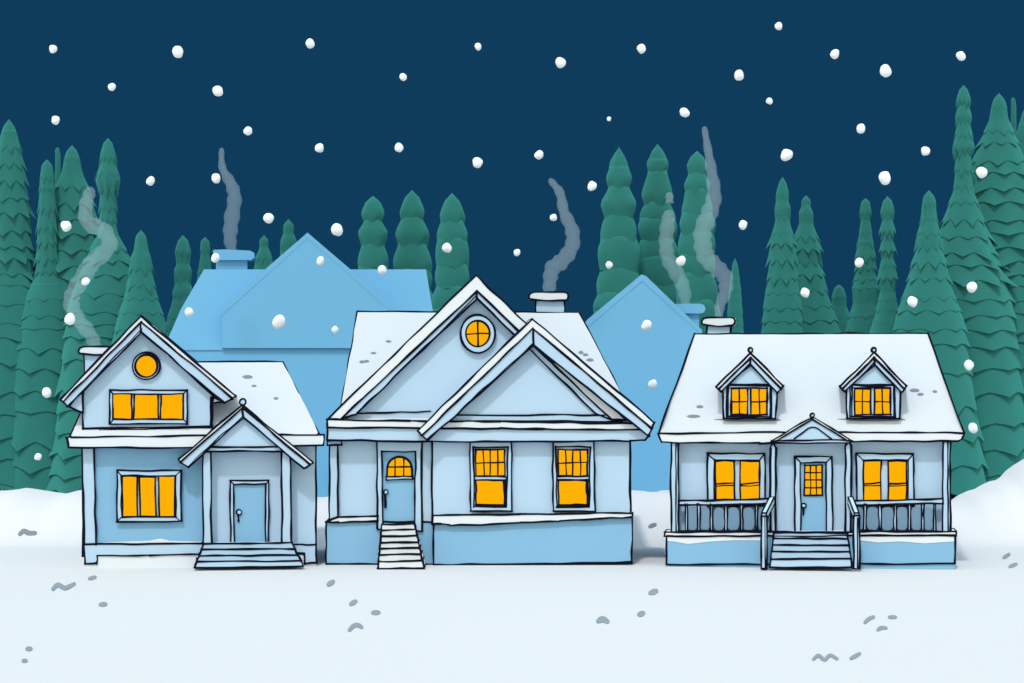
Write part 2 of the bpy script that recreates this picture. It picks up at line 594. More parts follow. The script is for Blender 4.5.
# ------------------------------------------------------------------ the house with two big gables (middle)
def house_b():
    fr = Frame(480)
    h = thing('gabled_house', 'large pale blue house with two overlapping gables and arched door window', 'house', fr.o, fr.rz, 'front row of snowy houses')
    mb = MB(fr)
    mb.box(330, 440, 433, 524, 0.22, 6.2, 'pale', ink=True)
    mb.box(432, 440, 630.5, 524, 0.0, 6.4, 'pale', ink=True, r=0.036)
    mb.build('wall', h)
    mb = MB(fr)
    mb.box(326, 522, 434, 566.5, 0.1, 6.2, 'blue', ink=True)
    mb.stroke([(326, 564.2), (434, 564.4)], 0.1)
    mb.build('foundation', h)
    mb = MB(fr)
    mb.prism([(433.5, 522), (632, 517), (632, 563), (433.5, 567)], -0.08, 6.3, 'blue', ink=True)
    mb.stroke([(433.5, 564.8), (540, 563.6), (632, 562)], -0.08)
    mb.build('foundation', h)
    part_poly(fr, h, 'snow_ledge', [(433, 515), (520, 514.4), (632.8, 512.8), (632.6, 517.2), (600, 518.6), (560, 521), (520, 522.6), (480, 524.8), (450, 525.4), (440, 523.6), (433, 524)], -0.22, 0.26, 'trim')
    part_poly(fr, h, 'snow_ledge', [(327, 521.6), (338, 517.2), (378, 516), (378, 520.4), (338, 522.4)], 0.02, 0.3, 'trim')
    hip_roof(fr, (338, 424), (637, 424), (357.5, 311.7), (579, 312.3), -0.2, 3.4, h,
             marks=[(388.5, 341.5, 2.8, 1.2), (373.5, 353.2, 2.8, 1.1), (362, 362, 2.6, 1.5), (366.5, 361.4, 2.6, 1.3), (391, 361, 2.6, 1.3), (581, 352.5, 2.4, 1.5), (585.5, 354.8, 2.6, 1.3), (590, 360, 3.6, 1.5)])
    chimney(fr, h, (536, 297, 564.4, 330), (528.7, 292, 568.4, 300.4), 4.2)
    # eave: snow on a fascia board
    part_poly(fr, h, 'snowy_eave', [(327.3, 420), (410, 421), (500, 421.6), (640, 423.6), (650, 424), (649, 430), (500, 428.6), (327.3, 427.4)], -0.42, 0.6, 'trim')
    part_poly(fr, h, 'fascia', [(327.3, 427.4), (500, 428.6), (649, 430), (649.5, 436), (645, 439.6), (630, 441), (432, 441.6), (327.3, 440)], -0.36, 0.5, 'pale')
    # main gable
    part_poly(fr, h, 'gable_wall', [(477, 296), (347, 413), (347, 421), (618, 421), (618, 413)], -0.02, 4.5, 'pale')
    chevron(fr, ((327, 419.5), (476, 275.5), (626, 420)), ((341, 419), (476.5, 291), (612, 420)), ((357, 413.5), (477, 298.5), (596, 414)), h, -0.38, 5.4, name='main_gable_roof')
    mb = MB(fr)
    mb.stroke([(357, 413), (430, 411.5)], -0.04, 0.03)
    mb.build('gable_trim', h)
    # oval attic window
    mb = MB(fr)
    circ = lambda cx, cy, rx, ry, n=36: [(cx + rx * math.cos(2 * math.pi * i / n), cy - ry * math.sin(2 * math.pi * i / n)) for i in range(n)]
    mb.ring(circ(477.8, 333.8, 17.4, 19), circ(477.8, 333.6, 12, 13), -0.16, 0.16, 'pale', r=0.034)
    wf = mb.build('round_window', h)
    mb = MB(fr)
    mb.oval(477.8, 333.6, 12.4, 13.4, -0.09, 0.06, 'lit', ink=False)
    mb.stroke([(478, 320.5), (478, 346.5)], -0.09, 0.03, .4)
    mb.stroke([(465.6, 334), (490, 333.4)], -0.09, 0.03, .4)
    mb.build('pane', wf)
    # front gable
    part_poly(fr, h, 'front_gable_wall', [(534, 341), (440, 421.4), (635, 423.5)], -0.28, 2.6, 'pale', ink=False)
    mb = MB(fr)
    mb.box(447, 415, 622, 421.5, -0.33, 0.1, 'pale')
    mb.build('front_gable_trim', h)
    rf = chevron(fr, ((417.2, 431), (532.2, 318.6), (654.6, 422.6)), ((422, 435.6), (533, 328), (652, 428.6)), ((427.4, 440.6), (534, 345), (647.6, 436)), h, -0.72, 3.6, name='front_gable_roof')
    # porch side
    part_box(fr, h, 'porch_post', 329.4, 444, 338, 521, 0.06, 0.2, 'pale')
    part_box(fr, h, 'post_capital', 327.6, 440.4, 341.6, 444.8, 0.0, 0.3, 'pale')
    part_box(fr, h, 'corner_board', 421.8, 441, 432.4, 522, 0.12, 0.2, 'pale')
    mb = MB(fr)
    mb.ring([(376.8, 441), (421.6, 441), (421.8, 531.5), (377.6, 529)], [(381.4, 451.6), (415.4, 451.6), (415.2, 526), (382.4, 525)], 0.04, 0.2, 'pale', miter=False)
    mb.build('door_frame', h)
    d = part_box(fr, h, 'door', 381, 451, 415.8, 526, 0.14, 0.08, 'blue', r=0.018)
    knob(fr, d, 385.8, 492, 0.13, 2.3, 15)
    arch = [(386.8, 477)] + [(399.4 - 12.4 * math.cos(R(q * 15)), 468 - 11.4 * math.sin(R(q * 15))) for q in range(13)] + [(412, 477)]
    mb = MB(fr)
    fr_pts = [fr.P(x, y, 0.10) for x, y in arch]
    mb.solid(fr_pts, [p + Vector((0, 0.05, 0)) for p in fr_pts], 'lit')
    mb.stroke(arch + arch[:1], 0.10, 0.03, .3)
    for x in (395, 403.6):
        mb.stroke([(x, 457.5), (x + .3, 477)], 0.10, 0.024, .4, 0)
    mb.stroke([(386.8, 467.4), (412, 467)], 0.10, 0.024, .4, 0)
    mb.build('arched_pane', d)
    part_box(fr, d, 'pane_sill', 386, 476.4, 413, 479.6, 0.07, 0.09, 'pale', r=0.024)
    # sash windows
    for dx in (0, 82.6):
        mb = MB(fr)
        X = lambda v: v + dx
        mb.ring([(X(470), 441.4), (X(511.4), 441.4), (X(512.2), 511.4), (X(470.8), 511)], [(X(473.4), 446.8), (X(507.8), 446.8), (X(506.6), 507), (X(474), 507)], -0.15, 0.14, 'pale', miter=False)
        mb.box(X(473), 446.5, X(508), 507.3, -0.04, 0.035, 'pale', ink=False)
        wf = mb.build('sash_window', h)
        pb = MB(fr)
        pb.box(X(475.8), 449.6, X(504.6), 475.8, -0.075, 0.035, 'lit', r=0.026)
        for c in (1, 2, 3):
            x = 475.8 + 7.2 * c
            pb.stroke([(X(x), 449.6), (X(x + rnd.uniform(-.4, 1)), 475.8)], -0.075, 0.024, .5, 0)
        pb.stroke([(X(475.8), 463.4), (X(504.6), 462)], -0.075, 0.024, .5, 0)
        pb.build('pane', wf)
        part_box(fr, wf, 'meeting_rail', X(474), 476.6, X(506.6), 479.8, -0.1, 0.09, 'pale', r=0.022)
        pb = MB(fr)
        pb.box(X(476), 480.6, X(504.8), 504.6, -0.075, 0.035, 'lit', r=0.026)
        pb.stroke([(X(504.2), 481), (X(505.4), 506)], -0.075, 0.05, .3, 0)
        pb.stroke([(X(475), 506), (X(505.4), 505.4)], -0.075, 0.034, .3, 0)
        pb.build('pane', wf)
    ys = [524.6, 530.2, 536.4, 542.6, 548.6, 554.8, 561.4, 568.4]
    for i in range(7):
        f0, f1 = (ys[i] - 524.6) / 43.8, (ys[i + 1] - 524.6) / 43.8
        a0, b0 = 382 - 4.2 * f0, 414.6 + 9.6 * f0
        a1, b1 = 382 - 4.2 * f1, 414.6 + 9.6 * f1
        part_poly(fr, h, 'step', [(a0, ys[i]), (b0, ys[i] - .6), (b1, ys[i + 1] - .5), (a1, ys[i + 1])], -0.1 - 0.24 * i, 0.3 + 0.24 * i, 'trim', wob=.5)
    return h
house_b()

# ------------------------------------------------------------------ the house with a railed veranda and two dormers (right)
def house_c():
    base_fr = Frame(812)
    class Shallow:          # the veranda is a narrow one
        o, rz, d, r = base_fr.o, base_fr.rz, base_fr.d, base_fr.r
        @staticmethod
        def P(x, y, k):
            if k < -1.0:
                k = k + 0.42
            elif k < -0.3:
                k = -0.3 + (k + 0.3) * 0.4
            return base_fr.P(x, y, k)
    fr = Shallow()
    h = thing('veranda_house', 'pale blue house with two snowy roof dormers and a railed veranda', 'house', fr.o, fr.rz, 'front row of snowy houses')
    mb = MB(fr)
    mb.box(678, 438, 944, 536, 0.0, 6.6, 'pale', ink=True)
    mb.build('wall', h)
    hip_roof(fr, (658.3, 433.4), (964.2, 433), (694.5, 334), (927.6, 333.4), -0.78, 3.3, h,
             marks=[(699.8, 406.8, 3.4, 1.4), (693.5, 416.4, 6.5, 1.5), (914.6, 390.4, 4.6, 1.6), (920.5, 394.4, 3, 1.3), (934.8, 391.6, 2.2, 1.2),
                    (749, 419.8, 31, 1.8), (873, 419.4, 31, 1.8)])  # the two wide marks are dormer shadow laid on in grey
    part_poly(fr, h, 'snowy_eave', [(658.5, 433.6), (810, 432), (964, 432.8), (963, 437), (958.4, 441.2), (860, 441.6), (760, 443.4), (661.8, 442.4)], -0.82, 0.9, 'trim')
    chimney(fr, h, (707, 324, 730.6, 345), (701.4, 317.4, 735.2, 325.6), 4.4)
    # dormers
    for dx in (0, 123.6):
        X = lambda v: v + dx
        mb = MB(fr)
        mb.prism([(X(723.4), 418.4), (X(722.6), 386), (X(750.4), 361), (X(777), 386), (X(775.6), 418.4)], -0.28, 2.9, 'pale')
        for x in (726.6, 771.6):
            mb.stroke([(X(x), 388), (X(x), 418)], -0.28, 0.026, .4)
        mb.stroke([(X(729), 384.4), (X(772), 384.8)], -0.28, 0.028, .4)
        dm = mb.build('dormer', h)
        chevron(fr, ((X(716.2), 386.6), (X(750.4), 352.4), (X(783.2), 386)), ((X(718.4), 389), (X(750.6), 357.6), (X(781), 389)), ((X(721.4), 391.6), (X(750.6), 364.6), (X(777.6), 392.6)), dm, -0.52, 3.2, name='dormer_roof')
        mb = MB(fr)
        mb.oval(X(750.4), 350.2, 2.4, 2.4, -0.54, 0.1, 'pale', n=14)
        mb.build('finial', dm)
        window(fr, dm, (X(728.2), 385.6, X(770.4), 416.8), (X(731), 388, X(767.4), 414.8), -0.38,
               [(X(731.2), 388.4, X(747.2), 414.4, 2, 2), (X(751.2), 388.4, X(767), 414.4, 2, 2)], name='window', t=0.12, miter=False)
    # entrance gable
    A0, A2 = (812.3, 417), (813, 426.6)
    mb = MB(fr)
    mb.prism([(771.4, 440.6), A0, (812.4, 419.4), (777, 440.6)], -1.02, 1.6, 'trim', r=0.026)
    mb.prism([A0, (852.4, 440.6), (847, 440.6), (812.4, 419.4)], -1.02, 1.6, 'trim', r=0.026)
    pg = mb.build('entrance_gable_roof', h)
    mb = MB(fr)
    mb.prism([(778, 440.2), (812.4, 419.8), (846, 440.2), (831.5, 438.8), (815, 427.2), (811, 427.2), (794.6, 438.8)], -0.98, 1.4, 'pale', ink=False)
    mb.prism([(794, 439.4), (812.6, 426), (832, 439.4)], -0.93, 1.2, 'pale', ink=False)
    mb.stroke([(794.6, 438.8), (808, 428.6), (813, 426.8), (818, 428.6), (831.5, 438.8)], -0.98, 0.026, .3)
    mb.box(774, 440.2, 850, 443, -0.97, 0.2, 'pale', r=0.026)
    mb.build('entrance_gable', h)
    mb = MB(fr)
    mb.oval(812.2, 415.4, 2.0, 2.2, -1.04, 0.1, 'pale', n=14)
    mb.build('finial', h)
    # veranda floor, posts, railings
    part_poly(fr, h, 'veranda_floor', [(664.6, 532.4), (956, 531.4), (956.4, 535.4), (664.6, 536.2)], -0.92, 1.1, 'trim')
    part_poly(fr, h, 'foundation', [(666.6, 536), (955.2, 535.2), (954.6, 563.8), (666.6, 564.6)], -0.86, 7.2, 'blue')
    part_poly(fr, h, 'footing', [(667, 563), (954.4, 562), (954.4, 570), (667, 570)], -0.8, 7.0, 'blue', ink=False)
    mb = MB(fr)
    mb.prism([(667.5, 536.4), (761, 536.4), (761, 540.4), (735, 540.2), (710, 541.6), (688, 544), (675, 541.6), (667.5, 541)], -0.9, 0.06, 'trim', ink=False)
    mb.build('snow_drip', h)
    mb = MB(fr)
    mb.prism([(860, 536), (954, 536), (954, 541.4), (925, 543.4), (900, 541.4), (878, 542.6), (860, 540.4)], -0.9, 0.06, 'trim', ink=False)
    mb.build('snow_drip', h)
    for (x0, x1, y0) in ((671, 678.6, 442.6), (770.2, 776, 444), (845.4, 851, 442), (943, 950.4, 441.4)):
        mb = MB(fr)
        if x1 - x0 < 6.5:
            mb.prism([(x0 + 1.6, y0), (x1 - 1.6, y0), (x1, y0 + 4), (x1, 533), (x0, 533), (x0, y0 + 4)], -0.66, 0.2, 'pale', r=0.036)
        else:
            mb.box(x0, y0, x1, 533, -0.66, 0.22, 'pale')
            mb.stroke([((x0 + x1) / 2 + 1, y0), ((x0 + x1) / 2 + 1.4, 532)], -0.66, 0.026, .4)
        mb.build('veranda_post', h)
    for (x0, x1, bal) in ((678.6, 771, (686, 698.6, 711.2, 726, 741.4, 756.4)), (851, 943, (865, 880, 895, 909.4, 922.6, 934.6))):
        mb = MB(fr)
        mb.prism([(x0, 501), (x1, 498.6), (x1, 503.4), (x0, 505)], -0.68, 0.16, 'pale', r=0.034)
        rl = mb.build('railing', h)
        part_box(fr, rl, 'bottom_rail', x0, 530.6, x1, 532.6, -0.64, 0.1, 'pale', r=0.026)
        for x in bal:
            part_box(fr, rl, 'baluster', x - 1.1, 504, x + 1.3, 531, -0.63, 0.08, 'pale', r=0.026)
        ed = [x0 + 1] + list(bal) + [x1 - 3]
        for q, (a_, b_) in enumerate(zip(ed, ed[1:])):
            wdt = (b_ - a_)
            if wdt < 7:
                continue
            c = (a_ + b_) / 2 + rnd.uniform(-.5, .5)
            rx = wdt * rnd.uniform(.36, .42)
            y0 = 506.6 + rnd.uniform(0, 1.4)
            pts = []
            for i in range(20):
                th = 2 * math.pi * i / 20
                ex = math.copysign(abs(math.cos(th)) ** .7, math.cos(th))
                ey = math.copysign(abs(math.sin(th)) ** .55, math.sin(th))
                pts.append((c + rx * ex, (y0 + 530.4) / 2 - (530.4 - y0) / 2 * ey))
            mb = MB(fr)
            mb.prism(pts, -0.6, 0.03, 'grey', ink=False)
            mb.build('shade_panel', rl)  # shade between the balusters, built as solid rounded shapes
    # stair
    lv = [(532.8, 773.5, 847.4), (538.6, 773, 848), (545, 772.4, 849), (551.8, 771.6, 850), (559, 770.8, 851), (567.4, 770, 852)]
    for i in range(5):
        (y0, a0, b0), (y1, a1, b1) = lv[i], lv[i + 1]
        part_poly(fr, h, 'step', [(a0, y0), (b0, y0), (b1, y1), (a1, y1)], -0.95 - 0.26 * i, 0.5 + 0.26 * i, 'pale', wob=.4)
    for (xn0, xn1, xt, sgn) in ((761.2, 766.8, 772, 1), (853.6, 859.6, 850.4, -1)):
        mb = MB(fr)
        mb.box(xn0, 516, xn1, 568.6, -2.0, 0.18, 'pale', r=0.032)
        mb.stroke([((xn0 + xn1) / 2 + .8, 518), ((xn0 + xn1) / 2 + 1, 567)], -2.0, 0.02, .3)
        nw = mb.build('newel_post', h)
        mb = MB(fr)
        a0, a1 = fr.P((xn0 + xn1) / 2, 516.4, -1.95), fr.P(xt, 500.4, -0.62)
        wv = Vector((0.075, 0, 0)); hv = Vector((0, 0, 0.11))
        q = [a0 - wv - hv, a0 + wv - hv, a0 + wv + hv, a0 - wv + hv]
        p = [a1 - wv - hv, a1 + wv - hv, a1 + wv + hv, a1 - wv + hv]
        mb.solid(q, p, 'pale')
        for u, v in zip(q, p):
            mb.tube3([u, v], 0.026)
        for ring_ in (q, p):
            for i in range(4):
                mb.tube3([ring_[i], ring_[(i + 1) % 4]], 0.024)
        mb.build('handrail', nw)
    # wall openings
    for dx, px in ((0, (715.6, 734.4, 740.6, 759.4)), (148.8, (862, 881, 888, 906.4))):
        x0 = 707.5 + dx
        mb = MB(fr)
        mb.ring([(x0, 453.6), (x0 + 57.2, 453.6), (x0 + 57.4, 506), (x0 + .4, 506)], [(x0 + 7, 460), (x0 + 52, 460), (x0 + 52, 501), (x0 + 7, 501)], -0.14, 0.14, 'pale')
        mb.box(x0 + 6.6, 459.6, x0 + 52.4, 501.4, -0.03, 0.035, 'pale', ink=False)
        wf = mb.build('window', h)
        for a_, b_ in ((px[0], px[1]), (px[2], px[3])):
            pb = MB(fr)
            pb.box(a_, 461, b_, 501, -0.075, 0.04, 'lit', r=0.026)
            pb.stroke([(a_, 484), (b_, 482.8)], -0.075, 0.026, .5, 0)
            pb.stroke([(a_, 486), (b_, 485.4)], -0.075, 0.02, .5, 0)
            pb.build('pane', wf)
    mb = MB(fr)
    mb.ring([(794.6, 456.6), (831.8, 456.6), (832.6, 534), (795, 534)], [(800.4, 462.4), (826.2, 462.4), (826.4, 533.6), (800.6, 533.6)], -0.12, 0.13, 'pale')
    mb.build('door_frame', h)
    d = part_box(fr, h, 'door', 800, 462, 826.6, 534, -0.06, 0.05, 'blue', r=0.016)
    knob(fr, d, 803.9, 505.4, -0.06, 2.2, 9)
    pb = MB(fr)
    pb.box(804.6, 465.4, 822, 495, -0.085, 0.04, 'lit', r=0.026)
    for c in (1, 2):
        pb.stroke([(804.6 + 5.8 * c, 465.4), (804.8 + 5.8 * c, 495)], -0.085, 0.023, .4, 0)
    for c in (1, 2, 3):
        pb.stroke([(804.6, 465.4 + 7.4 * c), (822, 465.2 + 7.4 * c)], -0.085, 0.023, .4, 0)
    pb.build('pane', d)
    return h
house_c()

# ------------------------------------------------------------------ the two dim houses further back
def far_house_wide():
    fr = Frame(300, 1.0)
    k = 20.0
    o = fr.o + fr.d * k
    h = thing('distant_house', 'wide plain blue house far behind, seen between the left and middle houses', 'house', o, fr.rz, 'plain blue houses in the distance')
    class Fk:
        P = staticmethod(lambda x, y, kk: fr.P(x, y, kk + k) - Vector((0, k, 0)))
    f2 = Fk()
    mb = MB(f2)
    mb.box(172, 349, 433, 520, 0.0, 3.4, 'far', ink=False)
    mb.build('wall', h)
    mb = MB(f2)
    E = [(163, 350), (180, 312), (192, 288), (204, 269)]
    eL, eR = f2.P(163, 350, -0.06), f2.P(439, 350, -0.06)
    rL, rR = f2.P(204, 269.4, 1.7), f2.P(426, 269.4, 1.7)
    m1 = f2.P(181, 309, 0.85); m2 = f2.P(432.5, 309, 0.85)
    dy = Vector((0, 3.5, 0))
    bL, bR = eL + dy, eR + dy
    n1 = Vector((m1.x, 2.53, m1.z)); n2 = Vector((m2.x, 2.53, m2.z))
    i = mb.add([eL, eR, m2, m1, rL, rR, bL, bR, n2, n1])
    for f in ((0, 1, 2, 3), (3, 2, 5, 4), (7, 6, 9, 8), (8, 9, 4, 5), (6, 0, 3, 9), (9, 3, 4), (1, 7, 8, 2), (2, 8, 5), (0, 6, 7, 1)):
        mb.face([i[q] for q in f], 'far')
    mb.build('roof', h)
    mb = MB(f2)
    mb.prism([(307.5, 235), (264, 272), (222, 312), (222, 348), (395, 348), (395, 312), (352, 272)], -0.2, 3.2, 'far', ink=False)
    mb.build('gable', h)
    mb = MB(f2)
    mb.prism([(307.5, 232.6), (262, 272), (221, 311), (221, 316), (307.5, 238), (396, 316), (396, 311), (353, 271.6)], -0.215, 3.2, 'far', ink=False)
    mb.build('gable_roof', h)
    ch = MB(f2)
    ch.box(216, 256, 247, 285, 1.9, 1.2, 'far', ink=False)
    c = ch.build('chimney', h)
    cp = MB(f2)
    cp.prism([(212.6, 251), (214, 249.8), (225, 249.4), (250, 250.6), (254, 252.6), (254.4, 257), (251, 260), (247, 260), (216, 260)], 1.7, 1.6, 'far', ink=False)
    cp.build('chimney_cap', c)
far_house_wide()

def far_house_narrow():
    fr = Frame(645, 1.0)
    k = 20.0
    o = fr.o + fr.d * k
    h = thing('distant_house', 'narrow plain blue gable house far behind, seen between the middle and right houses', 'house', o, fr.rz, 'plain blue houses in the distance')
    class Fk:
        P = staticmethod(lambda x, y, kk: fr.P(x, y, kk + k) - Vector((0, k, 0)))
    f2 = Fk()
    mb = MB(f2)
    mb.prism([(642, 277), (586, 323), (584, 520), (699, 520), (699, 327)], 0.0, 8, 'far', ink=False)
    mb.build('wall', h)
    mb = MB(f2)
    mb.prism([(641.5, 274.4), (646, 276), (676, 305), (702, 330), (702, 335), (642, 281), (582, 332), (582, 326), (588, 319)], -0.02, 8.2, 'far', ink=False)
    mb.build('roof', h)
    ch = MB(f2)
    ch.box(675, 308, 699, 350, 0.6, 1.4, 'far', ink=False)
    c = ch.build('chimney', h)
    cp = MB(f2)
    cp.prism([(672, 305), (676, 304), (700, 303.6), (704, 305), (705.6, 308.6), (704, 312.4), (699, 313.6), (673, 313)], 0.4, 1.8, 'far', ink=False)
    cp.build('chimney_cap', c)
far_house_narrow()

# ------------------------------------------------------------------ pines
def pine(px, prof, Y, label, seed, tier=13.0, lobes=9, group='pines behind the houses'):
    rr = random.Random(seed)
    top = prof[0][0]
    base = world_pt(px, 500, Y)
    gz = ground_z(base.x, Y) - 0.1
    root = thing('pine_tree', label, 'tree', (base.x, Y, gz), 0, group)
    s = (Y + 80.0) / F
    zof = lambda py: CAM.z + (CY - py) * s - gz
    pyb = CY + (CAM.z - gz - 0.5) / s
    n = 28
    mb = MB()
    # crown: overlapping skirts of drooping boughs; a tier ends where the outline pinches in
    ends = [prof[q][0] for q in range(1, len(prof) - 1) if prof[q][1] < prof[q - 1][1] and prof[q][1] <= prof[q + 1][1]]
    cuts, py = [top], top
    while py < pyb - 2:
        nxt = min(pyb, py + tier * rr.uniform(.75, 1.3) * (1 if py < 330 else 1.7))
        near = [e for e in ends if py + 3 < e <= nxt + tier * .5]
        if near:
            nxt = near[0]
        cuts.append(nxt)
        py = nxt
    n = 36
    sharp = 0.0 if tier > 16 else 1.0
    for ti, (y0, y1) in enumerate(zip(cuts, cuts[1:])):
        ph = rr.uniform(0, 6.28)
        ph2 = [rr.uniform(0, 6.28) for _ in range(3)]
        lob = [rr.uniform(.3, 1.0) for _ in range(lobes)]
        h = (y1 - y0) * s
        last = ti == len(cuts) - 2
        us = (0.0, .12, .26, .42, .58, .72, .84, .93, 1.0)
        rows = []
        for ui, u in enumerate(us):
            row = []
            y = y0 + (y1 - y0) * u
            r_out = interp(prof, min(y, y1 - .01)) * s
            for i in range(n):
                th = 2 * math.pi * i / n
                lf = i / n * lobes
                li = int(lf) % lobes
                tri = 1 - abs(2 * (lf - int(lf)) - 1)          # 0 between boughs, 1 at the tip of a bough
                tip = tri ** 1.5 * lob[li]
                if sharp:
                    k_ = 0.87 + 0.06 * min(1, max(0, (y0 - 250) / 80)) + 0.02 * u + (0.34 if y0 < 270 else 0.13) * tip * u ** 2.0
                    dz = -(0.55 if y0 < 270 else 0.35) * h * tip * u ** 2.0
                else:
                    k_ = (0.91 + 0.11 * math.sin(math.pi * min(1, u * 1.05))) + 0.05 * math.sin(3 * th + ph2[0]) * u + 0.03 * math.sin(5 * th + ph2[1]) * u
                    dz = -0.22 * h * (0.5 + 0.5 * math.sin(5 * th + ph2[2])) * u ** 2
                if ti > 0 and u == 0:
                    k_ *= 0.97
                c, s_ = math.cos(th + ph), math.sin(th + ph)
                row.append((r_out * k_ * c, r_out * k_ * s_, zof(y) + dz + (0.1 * h if ti > 0 and ui == 0 else 0)))
            rows.append(row)
        R_ = [mb.add(row) for row in rows]
        for a, b in zip(R_, R_[1:]):
            for i in range(n):
                j = (i + 1) % n
                mb.face((a[i], b[i], b[j], a[j]), 'pine', True)
        mb.face(R_[0][::-1], 'pine')
        U_ = mb.add(rows[-1])
        C_ = mb.add([(x * .96, y * .96, z + .03 * h) for x, y, z in rows[-1]])
        for i in range(n):
            j = (i + 1) % n
            mb.face((U_[i], C_[i], C_[j], U_[j]), 'pine')
        mb.face(C_, 'pine')
    mb.build('crown', root)
    tb = MB()
    hgt = zof(top) * 0.8
    tb.tube3([Vector((0, 0, -0.3)), Vector((0.02, 0, hgt * .5)), Vector((0, 0, hgt))], [0.28, 0.16, 0.05], 'bark', 8)
    tb.build('trunk', root)

PINES = [
 (9,   [(119,0),(126,6),(134,9),(150,13),(170,17),(190,20),(215,24),(250,25),(272,26),(300,36),(350,46),(505,62)], 34, 'tall green pine at the far left edge, nearest the picture border'),
 (47,  [(160,1),(165,6),(180,8),(200,9),(275,12),(300,26),(360,42),(505,55)], 33.5, 'narrow pine with a low blunt top, left of the bare pole in the left wood'),
 (72,  [(145,0),(151,6),(160,9),(172,11),(190,20),(215,27),(250,33),(300,48),(400,62),(505,70)], 35, 'broad pine just right of the bare pole in the left wood'),
 (108, [(138,0),(143,5),(152,8),(162,8),(180,14),(190,9),(205,9),(222,9),(232,10),(245,18),(260,25),(300,42),(505,62)], 32, 'tall slim pine beside the curling smoke of the left house'),
 (141, [(230,0),(236,6),(250,8),(256,11),(275,13),(300,19),(317,25),(400,42),(505,55)], 30, 'medium pine rising directly over the left house\'s gable peak'),
 (183, [(235,0),(241,6),(252,9),(262,6),(270,10),(280,7),(290,11),(300,11),(318,17),(400,32),(505,45)], 38, 'slim pine left of the far wide house\'s sloping roof end'),
 (205, [(237,0),(241,5),(255,5),(275,8),(350,20),(505,40)], 42, 'small pine just left of the far wide house\'s chimney'),
 (264, [(235,0),(240,5),(246,4),(254,8),(268,11),(300,15),(505,38)], 44, 'tiny pine tip just right of the far wide house\'s chimney'),
 (288.5, [(219,0),(225,6),(232,5),(240,9),(248,7),(262,12),(300,18),(505,40)], 46, 'small pine tip touching the left slope of the far wide house\'s gable'),
 (373, [(196,0),(201,7),(213,12),(221,9),(232,15),(245,12),(262,16),(285,15),(310,20),(505,42)], 40, 'leftmost of the three equal pines behind the far wide house\'s right roof'),
 (412, [(190,0),(197,7),(211,13),(218,11),(233,17),(245,15),(264,20),(290,20),(310,24),(505,42)], 43, 'middle one of the three equal pines behind the far wide house\'s right roof'),
 (452, [(193,0),(200,7),(214,13),(222,12),(236,16),(262,17),(285,17),(300,20),(505,42)], 38, 'rightmost of the three equal pines, beside the middle house\'s gable peak'),
 (619, [(147,0),(153,4),(162,9),(178,13),(188,11),(203,18),(216,15),(236,19),(248,21),(270,20),(300,24),(320,28),(505,48)], 40, 'leftmost of the three tall pines behind the far narrow house'),
 (657.5, [(144,0),(150,5),(161,11),(172,10),(180,12),(195,16),(204,14),(224,20),(240,18),(262,23),(300,28),(505,48)], 43, 'middle one of the three tall pines, right over the far narrow house\'s peak'),
 (697, [(151,0),(156,6),(164,10),(174,9),(184,13),(200,13),(210,16),(225,18),(240,18),(255,19),(275,18),(300,22),(505,45)], 38, 'tall pine with a long smoke trail rising in front of it'),
 (735, [(258,0),(264,3),(285,6),(310,8),(330,9),(360,14),(505,30)], 34, 'short slender pine just right of the right house\'s chimney'),
 (782.5, [(177,0),(182,4),(192,7),(199,6),(207,9),(215,7),(225,9),(240,14),(262,15),(285,17),(300,20),(335,22),(505,48)], 36, 'slim pine above the right house\'s left dormer, left one of a pair'),
 (806, [(195,0),(200,5),(205,4),(212,8),(222,7),(236,13),(250,17),(262,15),(275,20),(295,24),(335,38),(505,55)], 40, 'wider pine above the right house\'s entrance, right one of a pair'),
 (839, [(285,1),(288,5),(296,8),(306,8),(318,13),(340,22),(505,36)], 44, 'low rounded pine between the pair of pines and the slim pines'),
 (865.5, [(198,0),(202,5),(210,6),(218,5),(240,8),(255,11),(275,11),(290,15),(302,13),(316,18),(345,22),(505,42)], 38, 'slim pine behind the right dormer with a snowflake on its left side'),
 (887.5, [(196,0),(201,5),(212,8),(218,5),(230,9),(238,6),(250,9),(256,6),(268,9),(278,11),(290,8),(300,10),(315,13),(345,24),(505,42)], 34, 'ragged narrow pine behind the right end of the right house\'s ridge'),
 (929, [(190,0),(196,6),(205,8),(214,8),(224,10),(238,14),(246,13),(262,19),(275,21),(292,27),(318,36),(400,48),(505,62)], 31, 'medium pine at the left foot of the tall right wood'),
 (963.5, [(85,0),(90,5),(99,8),(103,5),(115,9),(120,7),(134,9),(146,12),(152,8),(165,9),(188,10),(200,15),(225,24),(250,34),(300,52),(505,72)], 34, 'tallest slim pine in the right wood, with hooked drooping tip'),
 (999, [(93,0),(99,6),(108,9),(116,9),(128,15),(142,21),(160,29),(180,36),(240,50),(505,72)], 36, 'broad tall pine left of the bare pole at the right edge'),
 (1026, [(106,0),(112,4),(128,9),(150,18),(200,32),(300,50),(505,62)], 37, 'tall pine cut by the right border, right of the bare pole'),
]
for i, (px, prof, Y, lab) in enumerate(PINES):
    pine(px, prof, Y, lab, 100 + i, tier=(15 if prof[-1][1] > 46 else 11) if i not in (12, 13, 14, 9, 10, 11) else 21)

